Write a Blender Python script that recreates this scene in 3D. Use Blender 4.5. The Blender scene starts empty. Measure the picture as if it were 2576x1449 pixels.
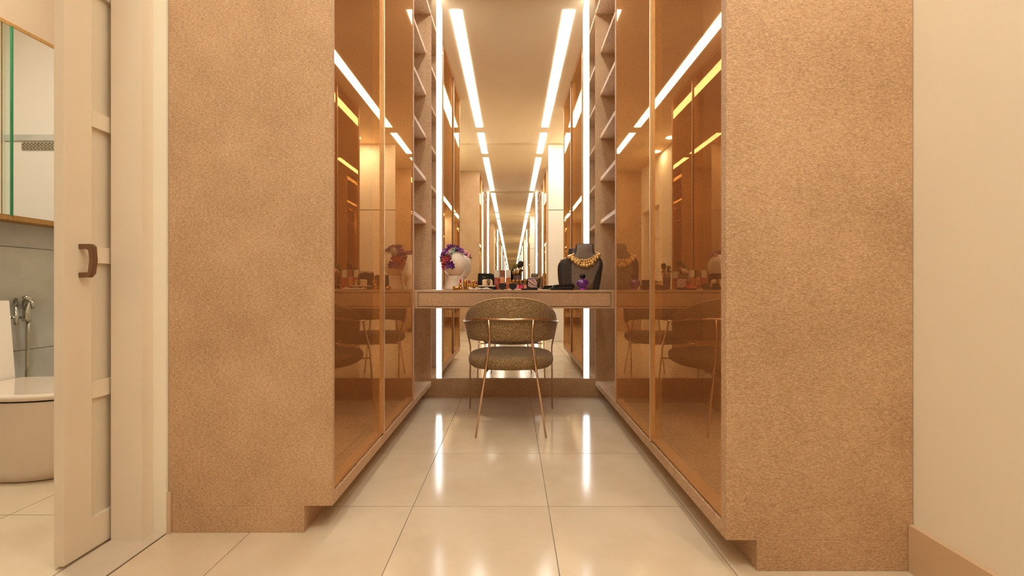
import bpy, bmesh, math, random
from mathutils import Vector, Matrix
random.seed(7)
S = bpy.context.scene
PI = math.pi

# ---------------------------------------------------------------- camera, light, exposure
F = 1068.0; EYE = 0.80                      # focal length in pixels (2576 wide), eye height
cam_d = bpy.data.cameras.new('camera'); cam = bpy.data.objects.new('camera', cam_d)
S.collection.objects.link(cam); S.camera = cam
cam.location = (0, 0, EYE); cam.rotation_euler = (PI/2, 0, 0)
cam_d.sensor_width = 36; cam_d.lens = 36*F/2576; cam_d.shift_y = -2.5/2576; cam_d.clip_start = 0.01
S.view_settings.view_transform = 'Standard'; S.view_settings.look = 'None'
S.view_settings.exposure = 0.85; S.view_settings.gamma = 1.0; S.view_settings.use_curve_mapping = False
w = bpy.data.worlds.new('world'); S.world = w; w.use_nodes = True
w.node_tree.nodes['Background'].inputs[0].default_value = (1, .85, .66, 1)
w.node_tree.nodes['Background'].inputs[1].default_value = 0.05
S.cycles.max_bounces = 20; S.cycles.glossy_bounces = 18; S.cycles.diffuse_bounces = 6
S.cycles.transmission_bounces = 12; S.cycles.transparent_max_bounces = 20
S.cycles.sample_clamp_indirect = 6
STRIP_L = 11.0; LED_L = 6.0; WARM = (1.0, .98, .90)
def area(name, loc, size, power, color, rot=(0, 0, 0), shape='DISK', sy=None):
    l = bpy.data.lights.new(name, 'AREA'); l.shape = shape; l.size = size
    if sy: l.size_y = sy
    l.energy = power; l.color = color
    o = bpy.data.objects.new(name, l); o.location = loc; o.rotation_euler = rot
    S.collection.objects.link(o); return o
# two unseen fill lamps added to brighten the entry bay; bathroom ceiling downlight
area('entry_fill_light', (1.0, .25, 2.885), .14, 6.5, WARM)
area('entry_fill_light', (-1.0, .25, 2.885), .14, 3.2, WARM)
area('bathroom_downlight', (-1.9, 1.5, 2.885), .25, 17, (1, .98, .90))

# ---------------------------------------------------------------- helpers
def srgb(*c):
    c = [x/255 for x in c]
    return tuple((x/12.92 if x <= .04045 else ((x+.055)/1.055)**2.4) for x in c) + (1,)

class NT:
    def __init__(s, name):
        s.m = bpy.data.materials.new(name); s.m.use_nodes = True
        s.t = s.m.node_tree; s.n = s.t.nodes; s.b = s.n['Principled BSDF']; s.out = s.n['Material Output']
    def new(s, typ, **kw):
        x = s.n.new(typ)
        for k, v in kw.items():
            if k in x.inputs: x.inputs[k].default_value = v
            else: setattr(x, k, v)
        return x
    def link(s, a, b): s.t.links.new(a, b)
    def coord(s, scale=(1, 1, 1), kind='Object'):
        tc = s.new('ShaderNodeTexCoord'); mp = s.new('ShaderNodeMapping')
        mp.inputs['Scale'].default_value = scale
        s.link(tc.outputs[kind], mp.inputs[0]); return mp.outputs[0]
    def noise(s, vec, scale, detail=3, rough=.6):
        x = s.new('ShaderNodeTexNoise'); x.inputs['Scale'].default_value = scale
        x.inputs['Detail'].default_value = detail; x.inputs['Roughness'].default_value = rough
        s.link(vec, x.inputs['Vector']); return x.outputs[0]
    def ramp(s, fac, *stops):
        r = s.new('ShaderNodeValToRGB'); e = r.color_ramp.elements
        while len(e) < len(stops): e.new(.5)
        for i, (p, c) in enumerate(stops): e[i].position = p; e[i].color = c
        s.link(fac, r.inputs[0]); return r.outputs[0]
    def bump(s, h, strength, dist=.001):
        b = s.new('ShaderNodeBump'); b.inputs['Strength'].default_value = strength; b.inputs['Distance'].default_value = dist
        s.link(h, b.inputs['Height']); s.link(b.outputs[0], s.b.inputs['Normal'])

def plain(name, col, rough=.5, metal=0, coat=0, var=.06, scale=30, **kw):
    t = NT(name); c = col if len(col) == 4 else srgb(*col)
    f = t.noise(t.coord(), scale)
    d = tuple(x*(1-var) for x in c[:3]) + (1,); u = tuple(min(1, x*(1+var)) for x in c[:3]) + (1,)
    t.link(t.ramp(f, (.3, d), (.7, u)), t.b.inputs['Base Color'])
    t.b.inputs['Roughness'].default_value = rough; t.b.inputs['Metallic'].default_value = metal
    t.b.inputs['Coat Weight'].default_value = coat
    for k, v in kw.items(): t.b.inputs[k].default_value = v
    return t.m

def grain_mat(name, dark, mid, light, stretch=(7, 7, 34)):
    t = NT(name)
    co = t.coord()
    big = t.noise(co, 3.5, 3); fine = t.noise(t.coord(stretch), 14, 4, .7); speck = t.noise(co, 250, 3, .85)
    m1 = t.new('ShaderNodeMath', operation='MULTIPLY_ADD'); t.link(fine, m1.inputs[0]); m1.inputs[1].default_value = .45
    m2 = t.new('ShaderNodeMath', operation='MULTIPLY'); t.link(speck, m2.inputs[0]); m2.inputs[1].default_value = .35
    t.link(m2.outputs[0], m1.inputs[2])
    m3 = t.new('ShaderNodeMath', operation='MULTIPLY_ADD'); t.link(big, m3.inputs[0]); m3.inputs[1].default_value = .16
    t.link(m1.outputs[0], m3.inputs[2])
    t.link(t.ramp(m3.outputs[0], (.365, dark), (.48, mid), (.60, light)), t.b.inputs['Base Color'])
    t.b.inputs['Roughness'].default_value = .55; t.b.inputs['Specular IOR Level'].default_value = .25
    t.bump(m1.outputs[0], .8, .0018)
    return t.m

def emit(name, col, L):
    t = NT(name); e = t.new('ShaderNodeEmission'); e.inputs[0].default_value = tuple(col[:3]) + (1,); e.inputs[1].default_value = L
    t.link(e.outputs[0], t.out.inputs[0]); return t.m

def mirror_mat(name, col=(.93, .92, .88, 1)):
    t = NT(name); t.b.inputs['Base Color'].default_value = col
    t.b.inputs['Metallic'].default_value = 1; t.b.inputs['Roughness'].default_value = 0.0
    return t.m

def amber_glass():
    t = NT('amber_mirror_glass')
    tr = t.new('ShaderNodeBsdfTransparent'); tr.inputs[0].default_value = (.97, .92, .86, 1)
    gl = t.new('ShaderNodeBsdfGlossy'); gl.inputs[0].default_value = (1, .72, .42, 1); gl.inputs['Roughness'].default_value = 0.0
    lw = t.new('ShaderNodeLayerWeight'); lw.inputs[0].default_value = .25
    mr = t.new('ShaderNodeMapRange'); mr.inputs['To Min'].default_value = .12; mr.inputs['To Max'].default_value = .38
    t.link(lw.outputs['Facing'], mr.inputs[0])
    mx = t.new('ShaderNodeMixShader'); t.link(mr.outputs[0], mx.inputs[0]); t.link(tr.outputs[0], mx.inputs[1]); t.link(gl.outputs[0], mx.inputs[2])
    t.link(mx.outputs[0], t.out.inputs[0]); return t.m

M = {}
M['linen'] = grain_mat('linen_board', srgb(156, 120, 86), srgb(195, 158, 121), srgb(224, 190, 152))
M['linen2'] = grain_mat('linen_board_inside', srgb(164, 124, 90), srgb(196, 157, 120), srgb(214, 176, 140))
M['wall'] = plain('cream_paint', (240, 230, 208), .7, scale=3, var=.02)
M['jamb'] = plain('beige_paint', (228, 212, 188), .55, scale=5, var=.02)
M['door'] = plain('beige_lacquer', (226, 210, 184), .5, scale=5, var=.02)
M['ceil'] = plain('ceiling_paint', (240, 214, 176), .8, scale=3, var=.02)
M['base'] = plain('polished_baseboard', (210, 180, 144), .35, scale=8, var=.03)
M['white'] = plain('white_lacquer', (240, 232, 220), .4, scale=5, var=.01)
M['bath'] = plain('bathroom_paint', (222, 217, 208), .6, scale=4, var=.01)
M['toptile'] = plain('beige_wall_tile', (190, 168, 142), .4, scale=5, var=.03)
M['thresh'] = plain('cream_marble', (206, 190, 168), .3, scale=6)
M['grout'] = plain('grout', (150, 138, 122), .9)
M['dark'] = plain('shadow_gap', (60, 42, 28), .9)
M['bronze'] = plain('bronze_metal', (226, 204, 166), .3, .9)
M['dbronze'] = plain('dark_bronze', (132, 98, 72), .4, .6)
M['rose'] = plain('rose_gold_metal', (226, 192, 158), .22, 1)
M['gold'] = plain('gold_metal', (214, 160, 70), .22, 1)
M['chrome'] = plain('chrome', (190, 190, 180), .15, 1)
M['mirror'] = mirror_mat('mirror_silver')
M['tmirror'] = mirror_mat('green_tinted_mirror', (.80, .90, .82, 1))
M['greenglass'] = plain('green_glass_edge', (20, 110, 66), .15)
M['amber'] = amber_glass()
M['strip'] = emit('strip_light', (.97, 1, .95), STRIP_L)
M['led'] = emit('led_tube', (.95, .98, 1), LED_L)
M['oak'] = grain_mat('oak_edge', srgb(120, 84, 40), srgb(160, 118, 62), srgb(186, 146, 88), (1, 30, 1))
M['black'] = plain('black_lacquer', (10, 8, 8), .3, **{'Specular IOR Level': .25})
M['porc'] = plain('warm_white_porcelain', (226, 208, 186), .12, coat=.4, var=.01)

def tile_mat(name, a, b, rough=.1, sc=5):
    t = NT(name); co = t.coord()
    oi = t.new('ShaderNodeObjectInfo'); ad = t.new('ShaderNodeVectorMath', operation='ADD'); t.link(co, ad.inputs[0])
    t.link(oi.outputs['Random'], ad.inputs[1])
    f = t.noise(ad.outputs[0], sc, 5, .55)
    t.link(t.ramp(f, (.35, a), (.65, b)), t.b.inputs['Base Color'])
    g = t.noise(co, 14, 3)
    r = t.new('ShaderNodeMapRange'); r.inputs['To Min'].default_value = rough*.75; r.inputs['To Max'].default_value = rough*1.3
    t.link(g, r.inputs[0]); t.link(r.outputs[0], t.b.inputs['Roughness'])
    return t.m
M['tile'] = tile_mat('polished_porcelain', srgb(208, 188, 158), srgb(218, 199, 170), .13)
M['stone'] = tile_mat('grey_stone', srgb(172, 172, 166), srgb(192, 192, 184), .35, 4)

def boucle():
    t = NT('boucle_fabric'); co = t.coord()
    f = t.noise(co, 210, 3, .85); g = t.noise(co, 6, 2)
    t.link(t.ramp(f, (.34, srgb(84, 62, 36)), (.51, srgb(140, 108, 68)), (.69, srgb(222, 192, 138))), t.b.inputs['Base Color'])
    t.b.inputs['Roughness'].default_value = .95; t.b.inputs['Sheen Weight'].default_value = .15
    t.bump(f, .8, .003); return t.m
M['boucle'] = boucle()
M['piping'] = plain('piping_fabric', (196, 164, 118), .8, scale=200, var=.15)
def bustfab(name, a, b):
    t = NT(name); f = t.noise(t.coord((1, 1, .3)), 300, 2)
    t.link(t.ramp(f, (.35, srgb(*a)), (.65, srgb(*b))), t.b.inputs['Base Color']); t.b.inputs['Roughness'].default_value = .85
    t.bump(f, .3, .001); return t.m
M['bust'] = bustfab('grey_linen', (112, 96, 82), (140, 122, 104))
M['bustdark'] = bustfab('dark_grey_linen', (56, 46, 40), (74, 62, 54))

class MB:
    """collects shapes in one bmesh"""
    def __init__(s): s.b = bmesh.new()
    def box(s, x0, x1, y0, y1, z0, z1, bev=0):
        x0, x1 = sorted((x0, x1)); y0, y1 = sorted((y0, y1)); z0, z1 = sorted((z0, z1))
        r = bmesh.ops.create_cube(s.b, size=1, matrix=Matrix.Translation(((x0+x1)/2, (y0+y1)/2, (z0+z1)/2)) @ Matrix.Diagonal((x1-x0, y1-y0, z1-z0, 1)))
        if bev:
            es = list({e for v in r['verts'] for e in v.link_edges})
            bmesh.ops.bevel(s.b, geom=es, offset=bev, segments=2, affect='EDGES', profile=.7)
        return s
    def rings(s, rings, close=True, smooth=True, loop=False):
        vs = [[s.b.verts.new(p) for p in r] for r in rings]; n = len(vs[0])
        pairs = list(zip(vs, vs[1:])) + ([(vs[-1], vs[0])] if loop else [])
        for a, b in pairs:
            for i in range(n):
                f = s.b.faces.new((a[i], a[(i+1) % n], b[(i+1) % n], b[i])); f.smooth = smooth
        if close and not loop:
            s.b.faces.new(vs[0][::-1]); s.b.faces.new(vs[-1])
        return s
    def lathe(s, prof, c=(0, 0, 0), n=24, sx=1, sy=1, tilt=None):
        R = tilt or Matrix.Identity(3)
        s.rings([[Vector(c) + R @ Vector((r*sx*math.cos(2*PI*i/n), r*sy*math.sin(2*PI*i/n), z)) for i in range(n)] for r, z in prof])
        return s
    def tube(s, pts, r, n=10, loop=False):
        pts = [Vector(p) for p in pts]; rings = []; up = None
        for i, p in enumerate(pts):
            if loop: d = pts[(i+1) % len(pts)] - pts[i-1]
            else: d = pts[min(i+1, len(pts)-1)] - pts[max(i-1, 0)]
            d.normalize()
            if up is None: up = Vector((0, 0, 1)) if abs(d.z) < .9 else Vector((1, 0, 0))
            a = (up - d*up.dot(d)).normalized(); b = d.cross(a); up = a
            rr = r[i] if isinstance(r, (list, tuple)) else r
            rings.append([p + a*rr*math.cos(2*PI*k/n) + b*rr*math.sin(2*PI*k/n) for k in range(n)])
        return s.rings(rings, loop=loop)
    def ball(s, c, r, seg=12, sc=(1, 1, 1)):
        q = bmesh.ops.create_uvsphere(s.b, u_segments=seg, v_segments=max(6, seg*2//3), radius=r, matrix=Matrix.Translation(c) @ Matrix.Diagonal((*sc, 1)))
        for v in q['verts']:
            for f in v.link_faces: f.smooth = True
        return s
    def prism(s, pts, a0, a1, axis='y', bev=0):
        def P(u, v, t): return (u, t, v) if axis == 'y' else ((t, u, v) if axis == 'x' else (u, v, t))
        A = [s.b.verts.new(P(u, v, a0)) for u, v in pts]; B = [s.b.verts.new(P(u, v, a1)) for u, v in pts]; n = len(pts)
        fs = [s.b.faces.new(A), s.b.faces.new(B[::-1])]
        for i in range(n): fs.append(s.b.faces.new((A[i], B[i], B[(i+1) % n], A[(i+1) % n])))
        if bev:
            es = list({e for f in fs[:2] for e in f.edges})
            bmesh.ops.bevel(s.b, geom=es, offset=bev, segments=2, affect='EDGES')
        return s

OFF = {}
def build(name, mb, mat, parent=None, label=None, kind=None, xf=None):
    off = OFF.get(parent.name, Vector((0, 0, 0))) if parent else Vector((0, 0, 0))
    bmesh.ops.recalc_face_normals(mb.b, faces=mb.b.faces)
    if xf is not None: mb.b.transform(xf)
    if off.length: mb.b.transform(Matrix.Translation(-off))
    me = bpy.data.meshes.new(name); mb.b.to_mesh(me); mb.b.free(); me.materials.append(M[mat] if isinstance(mat, str) else mat)
    o = bpy.data.objects.new(name, me); S.collection.objects.link(o)
    if parent: o.parent = parent; OFF[o.name] = off
    if label: o['label'] = label
    if kind: o['kind'] = kind
    return o
def thing(name, label, cat, loc, group=None, local=False, rz=0):
    o = bpy.data.objects.new(name, None); o.empty_display_size = .05; S.collection.objects.link(o)
    o.location = loc; o.rotation_euler = (0, 0, rz)
    o['label'] = label; o['category'] = cat
    if group: o['group'] = group
    OFF[o.name] = Vector((0, 0, 0)) if local else Vector(loc)
    return o
def inst(name, src, parent, loc=(0, 0, 0), rot=(0, 0, 0), sc=1):
    o = bpy.data.objects.new(name, src.data); S.collection.objects.link(o); o.parent = parent
    o.location = loc; o.rotation_euler = rot; o.scale = (sc,)*3 if not isinstance(sc, tuple) else sc
    OFF[o.name] = OFF.get(parent.name, Vector()); return o
def box(name, dims, mat, parent=None, bev=0, **kw): return build(name, MB().box(*dims, bev), mat, parent, **kw)
def tag(o, label, cat, group=None):
    o['label'] = label; o['category'] = cat
    if group: o['group'] = group
    return o
def text(name, body, size, mat, parent, loc, rot=(PI/2, 0, 0)):
    c = bpy.data.curves.new('t', 'FONT'); c.body = body; c.size = size; c.align_x = 'CENTER'; c.align_y = 'CENTER'; c.extrude = .0002
    t = bpy.data.objects.new('t', c); S.collection.objects.link(t)
    dg = bpy.context.evaluated_depsgraph_get(); me = bpy.data.meshes.new_from_object(t.evaluated_get(dg))
    bpy.data.objects.remove(t); me.materials.clear(); me.materials.append(M[mat])
    o = bpy.data.objects.new(name, me); S.collection.objects.link(o); o.parent = parent; o.location = loc; o.rotation_euler = rot
    return o
def X(px, Z): return (px-1288)*Z/F
def H(py, Z): return EYE+(722-py)*Z/F
def st(o): o['kind'] = 'structure'; return o

# ---------------------------------------------------------------- room shell
CE = 2.90; YB = 3.09; YR = -.06; XL = -1.12; XR = 1.13; BX = -2.56; BY0 = .30; BY1 = 3.0
floor = st(box('floor', (BX-.1, XR+.1, YR-.15, YB+.1, -.06, -.003), 'grout'))
xs = [XL, -.854, -.361, .132, .625, XR]; ys = [YR, .069, .562, 1.055, 1.548, 2.041, 2.534, 3.027, YB]
g = .0014
def tiles(xs, ys):
    for i in range(len(xs)-1):
        for j in range(len(ys)-1):
            build('tile', MB().box(xs[i]+g, xs[i+1]-g, ys[j]+g, ys[j+1]-g, -.006, 0), 'tile', floor)
tiles(xs, ys)
tiles([BX, -2.258, -1.765, -1.272], [BY0, .504, .997, 1.49, 1.983, 2.476, 2.969])
ceil = st(box('ceiling', (BX-.1, XR+.1, YR-.15, YB+.1, CE, CE+.08), 'ceil'))
# left wall with a doorway
mb = MB().box(-1.26, XL, 1.375, YB+.1, 0, CE).box(-1.26, XL, YR-.15, .45, 0, CE).box(-1.26, XL, .45, 1.375, 2.12, CE)
wl = st(build('wall_left', mb, 'wall'))
wr = st(box('wall_right', (XR, XR+.12, YR-.15, YB+.1, 0, CE), 'wall'))
wb = st(box('wall_back', (XL, XR, YB, YB+.1, 0, CE), 'wall'))
wf = st(box('wall_front', (XL, XR, YR-.15, YR-.045, 0, CE), 'wall'))
st(box('baseboard_right', (XR-.016, XR-.0002, YR, 1.194, 0, .132), 'base', bev=.001))
st(box('baseboard_left', (XL+.0002, XL+.012, 1.3755, 1.3815, 0, .135), 'base'))
st(box('trim_1', (-1.2598, -1.163, 1.333, 1.3748, .003, 2.118), 'jamb', bev=.001))
st(box('trim_2', (-1.262, XL-.0015, .452, 1.3745, 0.0002, .004), 'thresh'))
# bathroom shell
st(box('wall_far_left', (BX-.1, BX-.012, BY0-.1, BY1+.1, 0, CE), 'grout'))
bathwall = bpy.data.objects['wall_far_left']
hs = [0, .47, 1.006, 1.54, 2.08, 2.60, CE]
for k in range(6):
    for a, b in ((BY0, .9), (.9, 1.7), (1.7, 2.5), (2.5, BY1)):
        build('tile', MB().box(BX-.013, BX, a+.001, b-.001, hs[k]+.0015, hs[k+1]-.0015), 'stone' if k < 3 else 'toptile', bathwall)
st(box('wall_bathroom_back', (BX, -1.26, BY1, BY1+.1, 0, CE), 'bath'))
st(box('wall_bathroom_front', (BX, -1.26, BY0-.1, BY0, 0, CE), 'bath'))
st(box('trim_3', (-2.3, -1.262, BY1-.012, BY1-.0005, H(355, 3.0), H(340, 3.0)), 'stone'))

# sliding door: stiles, rails and recessed panels
door = thing('door_1', 'beige panelled sliding door half open into the bathroom doorway', 'door', (-1.28, 1.6, 0))
door['kind'] = 'structure'; del door['category']
D0, D1, DY0, DY1 = -1.297, -1.268, 1.2017, 2.05
stile = .080
box('stile', (D0, D1, DY0, DY0+stile, .008, 2.12), 'door', door, bev=.0012)
box('stile', (D0, D1, DY1-stile, DY1, .008, 2.12), 'door', door, bev=.0012)
rails = [(.008, .102), (.4625, .5125), (.873, .922), (1.285, 1.334), (1.697, 1.747), (2.05, 2.12)]
for a, b in rails: box('rail', (D0, D1, DY0+stile, DY1-stile, a, b), 'door', door, bev=.0008)
for (a, b), (c, d) in zip(rails, rails[1:]):
    box('panel', (D0+.006, D1-.014, DY0+stile-.002, DY1-stile+.002, b-.002, c+.002), 'door', door)
hx = D1; z0, z1, hy = .828, .926, 1.248
pts = []
hm = MB()
prof = [(hx, z0), (hx+.030, z0), (hx+.040, z0+.012), (hx+.044, (z0+z1)/2), (hx+.042, z1-.008), (hx+.034, z1), (hx, z1), (hx, z1-.014), (hx+.026, z1-.014), (hx+.031, z1-.022), (hx+.033, (z0+z1)/2), (hx+.029, z0+.014), (hx, z0+.014)]
hm.prism(prof, hy-.007, hy+.007, 'y', bev=.0012)
build('handle', hm, 'dbronze', door, label='bronze bow handle')

# ---------------------------------------------------------------- mirrors
mir = thing('wall_mirror', 'full height mirror on the back wall behind the vanity desk', 'mirror', (.009, 3.087, .137))
box('mirror_glass', (-.585, .603, 3.085, 3.089, .137, CE-.001), 'mirror', mir)
st(box('trim_4', (-.676, .69, 3.076, 3.0895, 0.0005, .1365), 'linen'))
rm = thing('wall_mirror', 'mirrored panel covering the wall behind the viewpoint', 'mirror', (-.29, YR, 0))
box('mirror_glass', (XL+.002, .528, YR-.004, YR, .001, CE-.001), 'mirror', rm)
tc = thing('tall_cabinet', 'white flush tall cabinet seen only in the back wall mirror', 'cabinet', (.83, YR-.04, 0))
box('body', (.53, XR-.002, YR-.044, YR-.022, .001, CE-.002), 'grout', tc)
box('door', (.531, XR-.003, YR-.02, YR, 1.935, CE-.003), 'white', tc)
box('door', (.531, XR-.003, YR-.02, YR, .003, 1.925), 'white', tc)
box('panel', (.531, .655, YR, YR+.005, .1, 1.478), 'white', tc, bev=.001)

# vertical led tubes on the mirror
for a, b, l in ((-.547, -.512, 'tall white light tube up the left side of the mirror'), (.521, .558, 'tall white light tube up the right side of the mirror')):
    t = thing('light_tube', l, 'light', ((a+b)/2, 3.08, .14), 'vertical light tubes on the mirror')
    box('diffuser', (a, b, 3.074, 3.081, .14, CE-.004), 'led', t, bev=.002)
    box('glow_lip_housing', (a-.004, b+.004, 3.079, 3.0848, .138, CE-.003), 'bronze', t)  # bronze side lips widened to stand in for the tube's amber glow
# ceiling strips
for a, b, s in ((-.47, -.383, 'left'), (.389, .477, 'right')):
    for y0, y1, wh in ((.597, 2.955, 'long'), (-.056, .385, 'short')):
        t = thing('strip_light', '%s recessed strip light in the ceiling along the %s cabinets' % (wh, s), 'light', ((a+b)/2, (y0+y1)/2, CE-.004), 'ceiling strip lights')
        box('diffuser', (a, b, y0, y1, CE-.0035, CE-.0005), 'strip', t)

# ---------------------------------------------------------------- wardrobes
def wardrobe(s, f, b, kick, y0, ys, y1, t, name):
    r = thing('wardrobe', name, 'wardrobe', ((f+b)/2, (y0+y1)/2, 0), 'glass wardrobes')
    lo, pl = .087, .125
    box('side_panel', (f, b, y0, y0+t, lo+.0004, CE-.002), 'linen', r, bev=.0006)
    box('plinth_panel', (kick, b, y0, y0+t, 0.0005, lo), 'linen', r)
    box('kick_board', (kick, kick-s*-.016, y0+t, y1, 0.0005, lo), 'linen', r)
    box('base_plate', (f, b, y0+t, y1, lo, pl), 'linen', r, bev=.0006)
    box('top_panel', (f+s*.04, b, y0+t, y1-.02, CE-.03, CE-.002), 'linen2', r)
    box('back_panel', (b-s*.014, b-s*.001, y0+t, y1-.02, pl, CE-.03), 'linen2', r)
    box('divider', (f+s*.002, b-s*.014, y1-.02, y1, pl, CE-.002), 'linen2', r)
    for k, (ya, yb) in enumerate(((y0+t+.002, ys-.007), (ys+.007, y1-.003))):
        zb, zt = pl+.008, CE-.012
        d = build('door', MB().box(f+s*.006, f+s*.042, ya, ya+.014, zb, zt).box(f+s*.006, f+s*.042, yb-.014, yb, zb, zt)
                  .box(f+s*.006, f+s*.042, ya+.014, yb-.014, zb, zb+.014).box(f+s*.006, f+s*.042, ya+.014, yb-.014, zt-.014, zt), 'frame', r)
        box('glass_pane', (f+s*.0052, f+s*.0058, ya, yb, zb, zt), 'amber', d, label='amber tinted reflective glass')
        if k == 0:
            box('handle_profile', (f-s*.006, f+s*.012, yb+.001, yb+.0075, zb, zt), 'bronze', d, bev=.001)
        else:
            box('handle_profile', (f-s*.004, f+s*.012, ya-.0065, ya-.001, zb, zt), 'dbronze', d, bev=.001)
    return r
M['frame'] = grain_mat('door_frame', srgb(190, 140, 90), srgb(214, 166, 112), srgb(232, 190, 138), (30, 30, 2))
wardrobe(-1, -.585, -1.118, -.677, 1.3825, 1.934, 2.545, .016, 'tall left wardrobe with amber glass doors beside the bathroom doorway')
wardrobe(1, .603, 1.128, .69, 1.195, 1.845, 2.495, .028, 'tall right wardrobe with amber glass doors beside the cream wall')

def shelving(s, f, b, kick, y0, name):
    r = thing('shelving_unit', name, 'shelves', ((f+b)/2, (y0+3.07)/2, 0), 'open shelves beside the mirror')
    y0 += .001; y1 = 3.0895
    box('kick_board', (kick, kick+s*.016, y0, y1-.014, 0.0005, .087), 'linen', r)
    box('base_plate', (f, b, y0, y1-.004, .087, .120), 'linen', r, bev=.0006)
    box('end_panel', (f+s*.0015, b, y1-.012, y1-.001, .120, CE-.002), 'linen', r)
    box('back_panel', (b-s*.014, b-s*.001, y0, y1-.012, .12, CE-.002), 'linen2', r)
    for z in (1.258, 1.566, 1.874, 2.184, 2.490):
        box('shelf', (f+s*.038, b-s*.014, y0, y1-.012, z, z+.026), 'linen', r, bev=.0006)
    box('shelf', (f+s*.004, b-s*.014, y0, y1-.012, 2.775, 2.80), 'linen', r, bev=.0006)
    return r
shelving(-1, -.585, -1.118, -.677, 2.545, 'open shelving niche between left wardrobe and mirror')
shelving(1, .603, 1.128, .69, 2.495, 'open shelving niche between right wardrobe and mirror')

# ---------------------------------------------------------------- vanity desk
DT = .7808; dk = thing('vanity_desk', 'wall to wall beige vanity desk with two slim drawers below the mirror', 'desk', (.009, 2.8, 0))
dy0, dy1 = 2.556, 3.072; xa, xb = -.622, .640
zt, zb_ = DT, H(776, dy0)
box('desk_top', (xa, xb, dy0, dy1, DT-.013, DT), 'linen', dk, bev=.0006)
box('bottom_panel', (xa, xb, dy0, dy1, zb_, zb_+.010), 'linen', dk, bev=.0006)
lx0, lx1 = X(1051, dy0), X(1537, dy0)
box('side_panel', (xa, lx0, dy0, dy1, zb_+.010, DT-.012), 'linen', dk)
box('side_panel', (lx1, xb, dy0, dy1, zb_+.010, DT-.012), 'linen', dk)
cx = X(1288, dy0)
for a, b in ((lx0+.003, cx-.001), (cx+.001, lx1-.003)):
    box('drawer', (a, b, dy0+.001, dy0+.40, zb_+.0135, DT-.0165), 'linen', dk, bev=.0006)

# ---------------------------------------------------------------- chair
CX, CY = -.006, 2.56
ch = thing('chair', 'round-backed speckled brown boucle chair with thin rose gold legs at the desk', 'chair', (CX, 2.5, 0))
def C(x, y, z): return Vector((CX+x, y, z))
# seat
prof = [(.205, .338), (.232, .342), (.246, .355), (.252, .372), (.250, .392), (.240, .405), (.215, .413), (.15, .417), (.05, .418), (.001, .418)]
n = 48; rg = []
for r_, z in prof:
    rg.append([C(r_*1.0*math.copysign(abs(math.cos(2*PI*i/n))**.74, math.cos(2*PI*i/n)), CY+r_*.98*math.copysign(abs(math.sin(2*PI*i/n))**.74, math.sin(2*PI*i/n)), z) for i in range(n)])
build('seat', MB().rings(rg), 'boucle', ch)
# curved back
def topz(sx): return .618+.126*max(0, 1-abs(sx)**2.5)**.62
rg = []; K = 44
for i in range(K+1):
    a = math.radians(-90+180*i/K); sx = math.sin(a)
    ax, ay = .256*sx, CY+.0-.262*math.cos(a)
    nx, ny = math.sin(a), -math.cos(a)
    zt_, zl = topz(sx*.985), .504-.010*sx*sx
    end = min(1, (90-abs(math.degrees(a)))/9); e = math.sqrt(max(.02, 1-(1-end)**2)); 
    th = .021*e
    zm, hh = (zt_+zl)/2, (zt_-zl)/2*(.86+.14*e)
    ring = []
    for k in range(20):
        q = 2*PI*k/20; cq, sq = math.cos(q), math.sin(q)
        u = math.copysign(abs(cq)**.7, cq)*th; v = math.copysign(abs(sq)**.55, sq)*hh
        tp = 1-.05*(.5-v/(2*hh))         # narrower towards the bottom
        ring.append(C((ax+nx*u)*tp, ay+ny*u, zm+v))
    rg.append(ring)
back = build('backrest', MB().rings(rg), 'boucle', ch)
rg = [C(.266*math.sin(math.radians(t))*.995, CY-.273*math.cos(math.radians(t)), topz(math.sin(math.radians(t))*.985)-.0035) for t in range(-84, 85, 4)]
build('piping', MB().tube(rg, .0042, 8), 'piping', back, label='pale rim piping')
bar = [C(.279*math.sin(math.radians(t)), CY-.296*math.cos(math.radians(t)), .627-.026*abs(math.sin(math.radians(t)))**4) for t in range(-90, 91, 5)]
bar = [bar[0]+Vector((.012, .006, -.010)), bar[0]+Vector((.002, .010, -.006))] + bar + [bar[-1]+Vector((-.002, .010, -.006)), bar[-1]+Vector((-.012, .006, -.010))]
build('back_rail', MB().tube(bar, .0062, 10), 'rose', ch)
for s in (-1, 1):
    yb_ = CY-.296*math.cos(math.asin(.121/.279))
    build('leg', MB().tube([C(s*.121, yb_, .625), C(s*.1165, yb_+.006, .56), C(s*.114, yb_+.010, .515), C(s*.120, yb_+.004, .47), C(s*.187, 2.248, 0)], [.0065, .0065, .0068, .0068, .0055]), 'rose', ch)
    build('leg', MB().tube([C(s*.278, CY+.002, .598), C(s*.274, CY+.03, .55), C(s*.262, 2.70, .435), C(s*.262, 2.722, .41), C(s*.27, 2.79, 0)], [.006, .006, .006, .0062, .0055]), 'rose', ch)
ringp = [C(.19*math.cos(2*PI*i/40), CY+.19*math.sin(2*PI*i/40), .3385) for i in range(40)]
mb = MB().tube(ringp, .0055, 8, loop=True)
for s in (-1, 1):
    mb.tube([C(s*.136, 2.270, .342), C(s*.12, 2.42, .342)], .005, 8); mb.tube([C(s*.2635, 2.74, .342), C(s*.12, 2.68, .342)], .005, 8)
build('seat_frame', mb, 'rose', ch)

# ---------------------------------------------------------------- things on the desk
Z = DT+.0004
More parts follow.
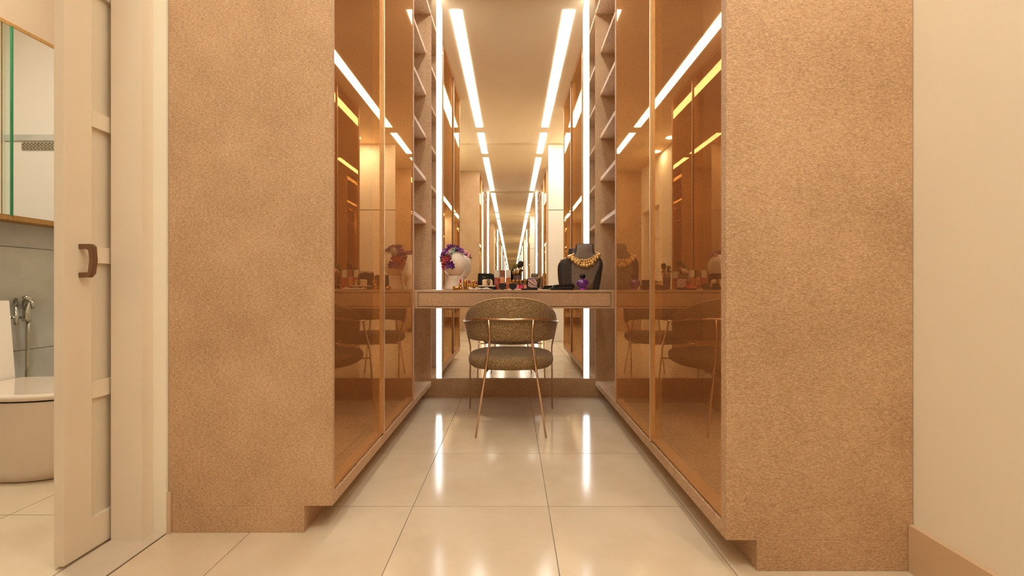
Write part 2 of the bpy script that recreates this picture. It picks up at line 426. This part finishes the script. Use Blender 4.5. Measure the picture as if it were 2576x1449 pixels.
# mannequin head
M['plaster'] = plain('matte_cream_plaster', (240, 222, 200), .5, var=.02)
hx, hyy = X(1139, 2.86), 2.86
hd = thing('mannequin_head', 'smooth cream mannequin head on a slim neck at the desk left end', 'mannequin', (hx, hyy, Z), local=True)
def ell(levels, n=28):
    out = []
    for z, cx_, cy_, rx, ry in levels: out.append([Vector((cx_+rx*math.cos(2*PI*i/n), cy_+ry*math.sin(2*PI*i/n), z)) for i in range(n)])
    return out
lv = [(0, -.005, 0, .058, .050), (.008, -.005, 0, .057, .05), (.04, -.004, 0, .048, .046), (.075, -.002, .002, .043, .043), (.095, .0, .004, .046, .05)]
build('neck', MB().rings(ell(lv)), 'plaster', hd)
lv = []
for i in range(19):
    t = -PI/2+PI*i/18; zz = .178+.092*math.sin(t); c_ = max(.02, math.cos(t))
    wx = .077*c_**.8*(1 if zz > .178 else .92+.08*(zz-.086)/.092); jaw = max(0, (.16-zz))*.25
    lv.append((zz, .006+jaw*.3, .008+jaw, wx, .092*c_**.8))
hdm = build('head', MB().rings(ell(lv, 32)), 'plaster', hd)
# ears, nose on the far (mirror) side
build('nose', MB().ball((.008, .098, .165), .013, 10, (.7, 1, 1.5)), 'plaster', hdm)

# flower crown
def petal_flower(r, n, cup):
    mb = MB()
    for L in range(2):
        for k in range(n):
            a = 2*PI*k/n + L*PI/n; rr = r*(1-.35*L); d = Vector((math.cos(a), math.sin(a), 0)); e = Vector((-d.y, d.x, 0)); z = L*r*.18
            p = [Vector((0, 0, z)), d*rr*.5+e*rr*.34+Vector((0, 0, z+cup*rr*.25)), d*rr+e*rr*.15+Vector((0, 0, z+cup*rr*.6)), d*rr-e*rr*.15+Vector((0, 0, z+cup*rr*.62)), d*rr*.5-e*rr*.34+Vector((0, 0, z+cup*rr*.25))]
            vs = [mb.b.verts.new(q) for q in p]; m_ = mb.b.verts.new(d*rr*.55+Vector((0, 0, z+cup*rr*.12)))
            for i in range(5): mb.b.faces.new((vs[i], vs[(i+1) % 5], m_))
    mb.ball((0, 0, r*.25), r*.16, 6)
    return mb
def leaf_sprig(r):
    mb = MB()
    for k in range(6):
        a = 2*PI*k/6; d = Vector((math.cos(a), math.sin(a), 0)); e = Vector((-d.y, d.x, 0))
        vs = [mb.b.verts.new(q) for q in (Vector((0, 0, 0)), d*r*.5+e*r*.2+Vector((0, 0, r*.3)), d*r+Vector((0, 0, r*.25)), d*r*.5-e*r*.2+Vector((0, 0, r*.3)))]
        mb.b.faces.new((vs[0], vs[1], vs[2])); mb.b.faces.new((vs[0], vs[2], vs[3]))
    return mb
fc = thing('flower_crown', 'crown of purple and pink flowers with teal leaves on the mannequin head', 'headdress', (hx, hyy, Z), local=True)
cols = {'purple': (158, 84, 170), 'violet': (108, 44, 140), 'mauve': (206, 140, 190), 'rosy': (176, 62, 90), 'coral': (214, 96, 70), 'wine': (90, 20, 40)}
protos = {}
for c_, v in cols.items(): M['fl_'+c_] = plain('petals_'+c_, v, .6, var=.25, scale=120)
M['leafteal'] = plain('teal_leaf', (110, 160, 140), .6, var=.2, scale=100); M['leafdark'] = plain('dark_leaf', (54, 72, 52), .6, var=.2, scale=100)
M['pinkrose'] = plain('pink_rose', (240, 160, 160), .6)
def onhead(dx, dz, push=1.0):
    """point on the head's near-left surface for an offset seen from the front"""
    x = dx-.006; z = dz-.178; q = 1-(x/.088)**2-(z/.102)**2
    return Vector((dx, .008-.100*math.sqrt(max(.0, q))*push, dz))
spots = []
def add(kind, px, py, r):
    wx = X(px, 2.80)-hx; wz = H(py, 2.80)-Z; spots.append((kind, onhead(wx, wz), r))
for k, px, py, r in [('purple', 1130, 624, .022), ('mauve', 1131, 626, .013), ('purple', 1122, 634, .024), ('mauve', 1120, 636, .015), ('wine', 1126, 628, .018), ('rosy', 1137, 622, .014),
                     ('leafteal', 1142, 627, .018), ('leafteal', 1140, 634, .016), ('purple', 1154, 627, .021), ('violet', 1151, 630, .017), ('wine', 1147, 631, .012), ('mauve', 1156, 630, .014),
                     ('rosy', 1113, 642, .020), ('leafdark', 1123, 645, .018), ('leafdark', 1117, 652, .018), ('rosy', 1130, 653, .021), ('coral', 1124, 656, .021), ('coral', 1114, 657, .016),
                     ('rosy', 1120, 650, .015), ('violet', 1137, 665, .018), ('purple', 1134, 667, .013), ('leafdark', 1126, 669, .018), ('leafteal', 1121, 664, .014), ('coral', 1117, 671, .014), ('purple', 1128, 660, .014),
                     ('mauve', 1127, 638, .013), ('leafdark', 1135, 640, .012), ('coral', 1119, 675, .009), ('leafteal', 1146, 624, .012)]: add(k, px, py, r)
rq = random.Random(11)
for k, px, py, r, in list(zip(['purple', 'mauve', 'violet', 'rosy', 'leafteal', 'leafdark', 'purple', 'wine', 'mauve', 'purple', 'violet', 'leafteal', 'rosy', 'purple'],
        [1116, 1125, 1134, 1119, 1149, 1132, 1146, 1111, 1126, 1160, 1140, 1164, 1127, 1117],
        [636, 618, 619, 664, 624, 648, 620, 650, 672, 634, 671, 637, 662, 644],
        [.018, .018, .017, .016, .015, .016, .018, .015, .013, .016, .014, .012, .014, .016])): add(k, px, py, r)
first = {}
for i, (k, p, r) in enumerate(spots):
    leafy = k.startswith('leaf'); nm = 'leaf_sprig' if leafy else 'flower'
    c0 = Vector((.006, .008, .178)); nrm = (p-c0).normalized(); rot = nrm.to_track_quat('Z', 'Y').to_euler()
    if k not in first:
        first[k] = build(nm, leaf_sprig(1) if leafy else petal_flower(1, 5, 1.0), k if leafy else 'fl_'+k, fc)
        o = first[k]
    else: o = inst(nm, first[k], fc)
    o.location = p; rot.rotate_axis('Z', random.random()*6); o.rotation_euler = rot; o.scale = (r*1.3,)*3
rb = build('rose_bud', MB().lathe([(.001, -.018), (.010, -.010), (.014, 0), (.011, .010), (.003, .017)], n=12), 'pinkrose', fc)
rb.location = (X(1172, 2.98)-hx, .10, H(636, 2.98)-Z); rb.rotation_euler = (0, 1.0, 0)

# lipsticks and caps
M['red'] = plain('crimson_lipstick', (206, 16, 62), .3, coat=.3)
M['berry'] = plain('berry_lipstick', (168, 26, 60), .3, coat=.3)
def lipstick(px, y, ztop, mat, label):
    x = X(px, y); t = thing('lipstick', label, 'lipstick', (x, y, Z), 'open lipsticks by the mannequin head', local=True)
    build('case', MB().lathe([(.0115, 0), (.0125, .002), (.012, .018), (.0115, .020), (.009, .022)], n=16), 'gold', t)
    build('sleeve', MB().lathe([(.0085, .022), (.0085, ztop*.58)], n=16), 'gold', t)
    b = MB().lathe([(.0068, ztop*.5), (.0068, ztop*.88), (.0062, ztop*.94), (.004, ztop*.985), (.001, ztop)], n=14)
    for v in b.b.verts:
        if v.co.z > ztop*.86: v.co.z -= (v.co.x+.0068)*.6
    build('bullet', b, mat, t)
lipstick(1158.5, 2.80, .078, 'red', 'open gold lipstick with bright red bullet, nearest the mannequin head')
lipstick(1180, 2.80, .070, 'berry', 'open gold lipstick with darker red bullet, right of the domed gold cap')
t = thing('gold_case', 'domed gold lipstick cap standing between two open lipsticks', 'cap', (X(1170, 2.82), 2.82, Z), local=True)
build('shell', MB().lathe([(.011, 0), (.0125, .002), (.0115, .02), (.0125, .023), (.0125, .056), (.010, .064), (.004, .068), (.001, .069)], n=16), 'gold', t)
build('collar', MB().lathe([(.0132, .018), (.0136, .020), (.0132, .024)], n=16), 'dbronze', t)
t = thing('gold_case', 'ridged gold cap standing alone, right of the open lipsticks', 'cap', (X(1190.5, 2.84), 2.84, Z), local=True)
build('shell', MB().lathe([(.0075, 0), (.0085, .01), (.008, .04), (.0105, .050), (.0105, .060), (.009, .062)], n=16), 'gold', t)
build('collar', MB().lathe([(.0088, .006), (.0092, .008), (.0088, .011)], n=16), 'dbronze', t)
t = thing('gold_case', 'gold lipstick case lying on its side before the mannequin neck', 'cap', (X(1146, 2.77), 2.77, Z+.0115), local=True, rz=.25)
build('shell', MB().lathe([(.011, -.018), (.0112, .008), (.008, .016), (.008, .022)], n=16, tilt=Matrix.Rotation(PI/2, 3, 'Y')), 'gold', t)
build('collar', MB().lathe([(.0115, -.002), (.0118, 0), (.0115, .003)], n=16, tilt=Matrix.Rotation(PI/2, 3, 'Y')), 'dbronze', t)
t = thing('ring', 'small square gold ring standing left of the watch box', 'jewellery', (X(1201, 2.74), 2.74, Z), local=True)
build('band', MB().prism([(-.006, 0), (.006, 0), (.007, .012), (.004, .016), (-.004, .016), (-.007, .012)], -.003, .003, 'y', bev=.0008), 'gold', t)

# crumpled white cloth
M['cloth'] = plain('white_cloth', (240, 224, 200), .8)
mb = MB(); gx, gy = 34, 8; vv = []
for i in range(gx+1):
    col_ = []
    for j in range(gy+1):
        u, v = i/gx, j/gy; x = X(1178, 2.64)+(X(1237, 2.64)-X(1178, 2.64))*u
        z = .003+.012*abs(math.sin(u*9+v*2.2))**2*math.sin(PI*min(1, max(0, v*1.1)))*(1 if u < .9 else (1-u)*10)+.004*math.sin(u*31+v*5)**2
        col_.append(mb.b.verts.new((x+.006*math.sin(v*7), 2.60+.06*v+.012*math.sin(u*8), Z+z)))
    vv.append(col_)
for i in range(gx):
    for j in range(gy):
        f = mb.b.faces.new((vv[i][j], vv[i+1][j], vv[i+1][j+1], vv[i][j+1])); f.smooth = True
bmesh.ops.solidify(mb.b, geom=mb.b.faces[:], thickness=.0012)
tag(build('cloth', mb, 'cloth'), 'crumpled white cloth lying at the front edge of the desk', 'cloth')

# watch box
bz = 2.86; bx0, bx1 = X(1203, bz), X(1249, bz)
t = thing('watch_box', 'black gift box with open lid holding a cream cushion', 'box', ((bx0+bx1)/2, bz, Z))
box('tray', (bx0+.0, bx1, bz-.05, bz+.05, Z, Z+.022), 'black', t, bev=.0015)
M['cushion'] = plain('cream_cushion', (232, 206, 170), .8)
box('lining', (bx0+.004, bx1-.010, bz-.046, bz+.04, Z+.022, Z+.030), 'cushion', t, bev=.001)
lid = build('lid', MB().prism([(X(1199.5, bz), .028), (X(1201, bz), .112), (X(1233, bz), .112), (X(1241, bz), .102), (X(1238, bz), .028)], bz+.046, bz+.058, 'y', bev=.0012), 'black', t, xf=Matrix.Translation((0, 0, Z)))
M['print'] = plain('faint_gold_print', (150, 120, 90), .5)
q = text('lettering', 'Dior', .014, 'print', lid, (X(1217, bz)-(bx0+bx1)/2, .0452, .086), (PI/2, 0, 0))
c0, c1 = X(1213, bz), X(1238.5, bz)
cu = MB().prism([(c0+.003, 0), (c1+.003, 0), (c1, .030), (c1-.008, .040), (c0+.008, .040), (c0+.001, .032)], bz-.022, bz+.022, 'y', bev=.004)
build('cushion', cu, 'cushion', t, xf=Matrix.Translation((0, 0, Z+.0302)))
wt = thing('wristwatch', 'dark wristwatch wrapped round the cream cushion', 'watch', (X(1229.5, bz), bz, Z+.03), local=True)
M['strap'] = plain('dark_brown_strap', (66, 44, 34), .4, .3)
build('strap', MB().prism([(-.024, .001), (.024, .001), (.0245, .040), (.018, .0425), (-.018, .0425), (-.0245, .040)], -.008, .008, 'x', bev=.001), 'strap', wt)
wt.scale = (1, 1.02, 1)
fce = build('face', MB().lathe([(.0135, -.028), (.0135, -.0255), (.0115, -.0248)], (0, 0, 0), 20, tilt=Matrix.Rotation(PI/2, 3, 'X') @ Matrix.Rotation(PI, 3, 'X') @ Matrix.Identity(3)), 'dbronze', wt)
fce.location = (0, 0, .024)

# foundation bottles
for px, wpx, capmat, bodc, lab, ws in ((1249, 12, 'fcapw', (170, 56, 30), 'tall square foundation bottle with deep red brown body and white lettering', 1),
                                       (1263.5, 11, 'fcapb', (222, 140, 84), 'square foundation bottle with brown cap over a peach body', 0),
                                       (1279, 12, 'fcapw', (190, 90, 44), 'square foundation bottle with white cap and burnt orange body', 1)):
    yy = 2.94; x = X(px, yy); hw = wpx*yy/F/2
    t = thing('foundation_bottle', lab, 'bottle', (x, yy, Z), 'row of foundation bottles', local=True)
    if 'fcapw' not in M:
        M['fcapw'] = plain('cream_cap', (226, 214, 190), .35); M['fcapb'] = plain('brown_cap', (140, 78, 50), .35)
    m_ = plain('foundation_%d' % px, bodc, .35)
    build('body', MB().box(-hw, hw, -hw*.8, hw*.8, 0, .083, .0018), m_, t)
    build('collar', MB().box(-hw*.8, hw*.8, -hw*.6, hw*.6, .083, .088), 'white', t)
    build('cap', MB().box(-hw, hw, -hw*.8, hw*.8, .088, .136, .0012), capmat, t)
    if ws:
        for k, (s_, zz) in enumerate((('STU', .066), ('FIX FLUID', .056), ('fluid', .044))): text('lettering', s_, .0075, 'white', t, (0, -hw*.8-.0004, zz)).scale = (.75, 1, 1)

# sunglasses
M['lens'] = plain('smoky_lens', (30, 18, 15), .25, **{'Specular IOR Level': .3})
gl = thing('sunglasses', 'dark aviator sunglasses standing open at the desk centre front', 'sunglasses', (X(1277, 2.66), 2.66, Z), local=True)
def lens_outline(cx_, m=1):
    pts = [(-.026, .030), (-.020, .040), (-.006, .043), (.012, .042), (.023, .036), (.025, .026), (.018, .012), (.008, .002), (-.004, .0005), (-.016, .008), (-.024, .020)]
    return [(cx_+m*a, b) for a, b in pts]
for s in (-1, 1):
    o = lens_outline(s*.0325, 1 if s < 0 else -1)
    fr = build('lens_frame', MB().tube([(a, -.001*abs(a)*60, b) for a, b in o], .0008, 6, loop=True), 'dbronze', gl)
    build('lens', MB().prism(o, -.0028, -.0012, 'y', bev=.0004), 'lens', fr)
    build('temple', MB().tube([(s*.059, 0, .033), (s*.062, .03, .034), (s*.060, .10, .030), (s*.058, .125, .012), (s*.057, .13, .004)], .0015, 6), 'rose', gl)
build('bridge', MB().tube([(-.010, -.001, .034), (0, -.003, .037), (.010, -.001, .034)], .0013, 6).tube([(-.016, -.001, .041), (0, -.002, .0425), (.016, -.001, .041)], .001, 6), 'gold', gl)

# nail polish bottles in a small tray
tr = thing('polish_tray', 'pale flat tray holding five little polish bottles', 'tray', (X(1303, 2.80), 2.80, Z), local=True)
build('plate', MB().box(X(1277, 2.8)-tr.location.x, X(1330, 2.8)-tr.location.x, -.022, .022, 0, .006, .0015), 'cloth', tr)
build('rim', MB().box(X(1277, 2.8)-tr.location.x, X(1330, 2.8)-tr.location.x, .0195, .022, .006, .010), 'cloth', tr)
first_b = None
for px, c_, lab in ((1282.5, (150, 90, 70), 'nude brown polish bottle behind the right sunglasses lens'), (1292, (210, 120, 90), 'peach polish bottle second from left in the tray'), (1302, (228, 96, 130), 'rose pink polish bottle in the middle of the tray'),
                    (1311, (220, 30, 92), 'hot pink polish bottle fourth from left in the tray'), (1321, (222, 130, 100), 'salmon polish bottle at the tray right end beside the palette')):
    yy = 2.80; t = thing('polish_bottle', lab, 'nail polish', (X(px, yy), yy, Z+.006), 'polish bottles in the tray', local=True)
    m_ = plain('polish_%d' % px, c_, .15, coat=.7)
    build('bottle', MB().box(-.0108, .0108, -.009, .009, 0, .027, .0018), m_, t)
    build('cap', MB().lathe([(.0038, .027), (.0035, .034), (.0045, .044), (.0115, .056), (.012, .059), (.0098, .0585), (.0012, .046)], n=12, sy=.6), 'gold', t)
    text('lettering', 'nu', .008, 'white', t, (0, -.0094, .014))

# brush cup
bxx, byy = X(1301.5, 2.93), 2.93
cup = thing('brush_cup', 'dark brown patterned cup holding makeup brushes', 'cup', (bxx, byy, Z), local=True)
M['cup'] = plain('brown_patterned_leather', (84, 52, 42), .5, var=.5, scale=150)
build('wall', MB().lathe([(.024, 0), (.026, .002), (.029, .094), (.0275, .094), (.0245, .003), (.001, .003)], n=24), 'cup', cup)
build('rim', MB().lathe([(.0293, .090), (.0298, .092), (.0293, .096), (.0272, .096)], n=24), 'dbronze', cup)
M['hair'] = plain('dark_bristle', (52, 36, 28), .9, var=.3, scale=300); M['olive'] = plain('olive_bristle', (118, 112, 50), .9, var=.3, scale=300)
def brush(dx, dy, lean, ln, hr, hl, hairmat, lab, cap='gold'):
    t = thing('makeup_brush', lab, 'brush', (bxx+dx*.5, byy+dy*.5, Z+.004), 'makeup brushes in the cup', local=True)
    t.rotation_euler = (lean*.25*dy*30, lean, 0)
    build('handle', MB().lathe([(.0025, 0), (.004, .03), (.0045, ln*.7), (.004, ln)], n=10), 'black', t)
    build('ferrule', MB().lathe([(.0045, ln-.002), (hr*.62, ln+.018)], n=12), cap, t)
    build('bristles', MB().lathe([(hr*.6, ln+.018), (hr*.95, ln+.018+hl*.35), (hr, ln+.018+hl*.65), (hr*.8, ln+.018+hl*.92), (hr*.3, ln+.018+hl)], n=16), hairmat, t)
brush(.012, 0, .10, .130, .019, .048, 'hair', 'large fluffy dark makeup brush rising highest from the cup')
brush(-.010, .004, -.06, .126, .017, .034, 'olive', 'olive green flat topped makeup brush left of the fluffy one', 'black')
brush(-.020, -.012, -.17, .108, .007, .016, 'hair', 'thin dark brush leaning left out of the cup')
brush(-.012, -.016, -.10, .104, .006, .018, 'cloth', 'thin pale bristle brush second from left in the cup')
brush(-.004, -.018, -.03, .106, .006, .020, 'cloth', 'thin pale bristle brush left of the cup middle')
brush(.006, -.018, .03, .104, .0075, .020, 'cloth', 'wider pale bristle brush right of the cup middle')
brush(.022, -.010, .16, .106, .008, .014, 'hair', 'small dark brush leaning right out of the cup')

# open compact palette with a swirled lid
px0, px1, yy = 1327, 1353, 2.70
pcx = (X(px0, yy)+X(px1, yy))/2; pw = (px1-px0)*yy/F/2
pal = thing('compact', 'open black compact with swirled pink and beige print on its raised lid', 'makeup compact', (pcx, yy, Z), local=True)
build('base', MB().box(X(1311, yy)-pcx, X(1352, yy)-pcx, -.035, .035, 0, .010, .0015), 'black', pal)
def swirl():
    t = NT('swirl_print'); wv = t.new('ShaderNodeTexWave'); wv.inputs['Scale'].default_value = 12; wv.inputs['Distortion'].default_value = 12; wv.inputs['Detail'].default_value = 1
    wv.bands_direction = 'DIAGONAL'; t.link(t.coord((.7, 1, 1)), wv.inputs[0])
    t.link(t.ramp(wv.outputs[0], (.0, srgb(40, 26, 22)), (.22, srgb(214, 170, 120)), (.5, srgb(226, 196, 150)), (.78, srgb(224, 184, 190)), (.95, srgb(170, 120, 150))), t.b.inputs['Base Color'])
    t.b.inputs['Roughness'].default_value = .3; return t.m
M['swirl'] = swirl()
lid = build('lid', MB().box(-pw, pw, .020, .030, .010, .077, .004), 'black', pal)
build('print', MB().box(-pw+.004, pw-.004, .0185, .0199, .015, .072, .0005), 'swirl', lid)
t2 = thing('blush_brush', 'short dark brush head lying behind the left side of the compact', 'brush', (X(1322, 2.78), 2.84, Z), local=True)
build('handle', MB().lathe([(.004, 0), (.005, .030), (.006, .052)], n=10), 'dbronze', t2)
build('bristles', MB().ball((0, 0, .062), .011, 12, (1, 1, .9)), 'hair', t2)

# black compacts on the right
k0 = X(1384, 2.68)
t = thing('makeup_palette', 'flat closed black makeup palette lying right of the desk centre', 'makeup palette', (X(1412, 2.68), 2.70, Z), local=True)
build('base', MB().box(-.070, .072, -.04, .04, 0, .006, .0015), 'black', t)
build('lid', MB().box(-.070, .072, -.04, .04, .0063, .012, .0015), 'black', t)
t = thing('clutch', 'glossy black wedge shaped clutch with brown band on the flat palette', 'purse', (X(1417, 2.68), 2.70, Z+.0124), local=True)
build('body', MB().prism([(-.068, .006), (-.062, 0), (.066, 0), (.071, .006), (.071, .014), (.064, .024), (.054, .026), (-.02, .018), (-.060, .015), (-.068, .011)], -.032, .032, 'y', bev=.003), 'black', t)
build('band', MB().box(-.030, .055, -.0335, -.0318, .0018, .0055), 'cup', t, label='thin brown band')

# jewellery bust
bxc, byc = X(1468, 2.88), 2.90
bu = thing('jewellery_bust', 'grey linen jewellery display bust on the desk right end', 'display bust', (bxc, byc, Z), local=True)
lv = [(0, -.004, 0, .122, .045), (.003, -.004, 0, .123, .046), (.04, -.004, 0, .131, .047), (.08, -.004, 0, .138, .048), (.12, -.003, 0, .142, .048), (.155, 0, 0, .146, .047), (.18, .001, 0, .145, .046),
      (.20, .002, 0, .139, .045), (.215, .003, 0, .128, .044), (.228, .004, .001, .110, .044), (.238, .006, .002, .093, .044), (.248, .008, .003, .079, .044), (.262, .010, .004, .071, .044), (.285, .010, .004, .067, .043), (.306, .012, .004, .066, .042), (.312, .012, .004, .064, .041)]
lv = [(z, a*.92, b, c_*.92, d) for z, a, b, c_, d in lv]
build('torso', MB().rings(ell(lv, 40)), 'bustdark', bu)
# pale front cloth panel standing slightly proud of the torso
fr = [(0, -.085, .062), (.05, -.090, .070), (.09, -.092, .084), (.13, -.092, .105), (.165, -.090, .120), (.19, -.088, .120), (.21, -.082, .108), (.226, -.074, .090), (.238, -.064, .077), (.25, -.056, .069), (.27, -.05, .067), (.308, -.048, .066)]
def tor(z):
    for a, b in zip(lv, lv[1:]):
        if a[0] <= z <= b[0]:
            k = (z-a[0])/(b[0]-a[0]); return [a[i]+(b[i]-a[i])*k for i in range(5)]
    return lv[-1]
mb = MB(); rows = []
for z, l, r_ in fr:
    q = tor(z); row = []; l *= .92; r_ *= .92
    for i in range(17):
        x = l+(r_-l)*i/16; e = max(0, 1-((x-q[1])/q[3])**2); row.append(mb.b.verts.new((x, q[2]-q[4]*math.sqrt(e)-.0028, z+.001)))
    rows.append(row)
for a, b in zip(rows, rows[1:]):
    for i in range(16): f = mb.b.faces.new((a[i], a[i+1], b[i+1], b[i])); f.smooth = True
bmesh.ops.recalc_face_normals(mb.b, faces=mb.b.faces)
bmesh.ops.solidify(mb.b, geom=mb.b.faces[:], thickness=.0015)
build('front_panel', mb, 'bust', bu, label='paler grey linen front')

# bead necklace
nk = thing('bead_necklace', 'chunky gold bead necklace draped round the grey bust', 'necklace', (bxc, byc, Z), local=True)
M['bead'] = plain('satin_gold_bead', (232, 188, 118), .35, .4, var=.1, scale=100)
bead0 = None
def bead(x, z, r, back=False):
    global bead0
    q = tor(z); e = max(0.0, 1-((x-q[1])/q[3])**2); y = q[2]+(1 if back else -1)*(q[4]*math.sqrt(e)+.0045+r*.72)
    if bead0 is None: bead0 = build('bead', MB().ball((0, 0, 0), 1, 12), 'bead', nk); o = bead0
    else: o = inst('bead', bead0, nk)
    o.location = (x, y, z); o.scale = (r,)*3
rows3 = [(.236, .196, .0085, 14, .088), (.232, .180, .0105, 14, .100), (.226, .162, .0130, 12, .104)]
rr = random.Random(3)
for zs, zm, r, n_, hw in rows3:
    for i in range(n_):
        u = -1+2*i/(n_-1); x = u*hw+.006
        z = zm+(zs-zm)*abs(u)**2.0+(.012 if u > 0 else -.006)*abs(u)+rr.uniform(-.003, .003)
        bead(x, z, r*rr.uniform(.8, 1.12))
for i in range(11):
    u = -1+2*i/10; bead(u*.086+.004, .236-.012*(1-abs(u)), .0085, True)
# clasp ends over the shoulders
for x, z, r in ((-.088, .226, .011), (-.078, .232, .010), (-.068, .240, .009), (.100, .238, .0095), (.108, .230, .0085)):
    bead(x, z, r)

# purple perfume bottle
M['purple'] = plain('purple_glass', (110, 6, 150), .06, coat=1.0, **{'Transmission Weight': .35})
M['purplerim'] = plain('bright_purple_glass', (200, 50, 210), .1, coat=1.0, **{'Transmission Weight': .3})
pf = thing('perfume_bottle', 'round purple glass perfume bottle with black flower shaped stopper', 'perfume', (X(1465.5, 2.68), 2.68, Z), local=True)
build('body', MB().lathe([(.016, .008), (.024, .016), (.034, .030), (.038, .042), (.037, .052), (.030, .060), (.020, .065), (.009, .067)], n=32, sy=.55), 'purple', pf)
build('foot', MB().lathe([(.020, 0), (.021, .002), (.017, .008), (.015, .010)], n=24, sy=.6), 'purplerim', pf)
build('neck', MB().lathe([(.009, .066), (.0085, .072)], n=14), 'purplerim', pf)
mb = MB(); mb.ball((0, 0, .086), .0165, 14, (1.1, .8, .9))
for k in range(7):
    a = 2*PI*k/7; mb.ball((.0135*math.cos(a), -.003, .086+.010*math.sin(a)), .0068, 10)
build('stopper', mb, 'black', pf)

# ---------------------------------------------------------------- bathroom things
fx = -2.42
cab = thing('mirror_cabinet', 'wall cabinet with mirror doors and oak edges above the toilet', 'cabinet', (-2.49, 2.0, 1.15))
cz0, cz1 = 1.127, 2.072
box('body', (BX+.001, fx-.006, 1.15, 2.92, cz0, cz1), 'oak', cab)
box('edge', (fx-.006, fx+.002, 1.15, 2.92, cz1-.014, cz1+.004), 'oak', cab, bev=.0005)
box('edge', (fx-.006, fx+.002, 1.15, 2.92, cz0-.004, cz0+.020), 'oak', cab, bev=.0005)
box('door', (fx-.006, fx, 2.056, 2.300, cz0+.021, cz1-.015), 'mirror', cab)
box('door', (fx-.006, fx, 2.3025, 2.60, cz0+.021, cz1-.015), 'mirror', cab)
box('door', (fx-.006, fx, 2.6025, 2.915, cz0+.021, cz1-.015), 'mirror', cab)
box('door', (fx-.006, fx, 1.60, 2.012, cz0+.021, cz1-.015), 'mirror', cab)
d = box('door', (fx-.004, fx+.001, 2.0145, 2.0500, cz0+.021, cz1-.015), 'tmirror', cab, label='narrow green tinted mirror strip')
box('glass_edge', (fx-.004, fx+.006, 2.0500, 2.0555, cz0+.018, cz1-.012), 'greenglass', d, label='green glass edge')
# vent grille on the bathroom back wall, seen in the cabinet mirror
vg = thing('vent_grille', 'perforated metal grille on the bathroom wall under the grey band', 'grille', (-1.5, BY1-.01, 1.8))
box('frame', (-1.62, -1.38, BY1-.006, BY1-.001, 1.765, 1.822), 'chrome', vg)
for k in range(5):
    for j in range(9): box('slot', (-1.612+j*.0255+(k % 2)*.01, -1.597+j*.0255+(k % 2)*.01, BY1-.0075, BY1-.0055, 1.770+k*.0105, 1.774+k*.0105), 'dark', vg)

# toilet
to = thing('toilet', 'cream one piece toilet with closed lid beside the sliding door', 'toilet', (-2.1, 1.88, 0))
def dshape(l, cx0, cx1, w_, z, n=40):
    pts = []
    for i in range(n):
        a = 2*PI*i/n; c_, s_ = math.cos(a), math.sin(a)
        if c_ >= 0: pts.append(Vector((cx1+l*c_**.9 if c_ > 0 else cx1, 1.885+w_*math.copysign(abs(s_)**.85, s_), z)))
        else: pts.append(Vector((cx0+(cx1-cx0)*(1+c_) if False else cx1+(cx0-cx1)*min(1, abs(c_)*1.6), 1.885+w_*math.copysign(abs(s_)**.45, s_), z)))
    return pts
lvs = [(0.0005, .20, .150), (.006, .215, .160), (.05, .235, .168), (.15, .262, .180), (.25, .285, .190), (.32, .296, .195), (.335, .296, .195)]
build('bowl', MB().rings([dshape(l, -2.46, -2.06, w_, z) for z, l, w_ in lvs]), 'porc', to)
build('gap', MB().rings([dshape(.285, -2.44, -2.06, .185, z) for z in (.335, .342)]), 'dark', to)
build('lid', MB().rings([dshape(l, -2.36, -2.06, w_, z) for z, l, w_ in ((.342, .300, .198), (.346, .304, .202), (.358, .304, .202), (.364, .298, .197), (.366, .28, .18))]), 'porc', to)
build('tank', MB().prism([(-2.553, .33), (-2.37, .33), (-2.402, .735), (-2.553, .735)], 1.69, 2.035, 'y', bev=.008), 'white', to, label='paler raised cistern')

# bidet sprayer
sy_, sx_ = 2.235, BX+.001
sp = thing('bidet_sprayer', 'chrome hand sprayer on its wall hook beside the toilet', 'bidet sprayer', (BX, sy_, .7), group=None)
def W(px, py, off=0.03): # point at a small distance from the stone wall
    x = BX+off; z_ = x*F/(px-1288); return Vector((x, z_, H(py, z_)))
build('hose', MB().tube([W(72, 800, .045), W(70, 840, .045), W(69, 900, .045), W(68, 955, .045), W(66, 1000, .04)], .0085, 10), 'chrome', sp)
build('handle', MB().tube([W(66, 808, .045), W(67, 795, .045), W(71, 775, .045), W(76, 760, .045), W(78, 752, .045)], [.016, .016, .012, .010, .009], 12), 'chrome', sp)
build('head', MB().tube([W(58, 750, .04), W(66, 748, .045), W(74, 752, .05), W(80, 760, .055)], [.010, .013, .013, .006], 12), 'chrome', sp)
build('lever', MB().tube([W(80, 757, .06), W(82, 766, .06), W(82, 776, .055)], [.008, .010, .008], 8), 'chrome', sp)
vl = thing('tap_valve', 'small chrome cross handled valve left of the hand sprayer', 'tap', (BX, 2.19, .72))
build('pipe', MB().tube([W(20, 799, .045), W(52, 799, .045)], .007, 10), 'chrome', vl)
build('cross_handle', MB().tube([W(40, 782, .055), W(40, 817, .055)], .009, 10).tube([W(30, 799, .055), W(50, 799, .055)], .006, 8), 'chrome', vl)
build('stem', MB().tube([Vector((BX, W(40, 799, .0).y, .738)), W(40, 799, .055)], .008, 10), 'chrome', vl)
build('hook', MB().tube([Vector((BX, W(64, 800, .0).y, .733)), W(64, 800, .045)], .010, 10), 'chrome', sp)
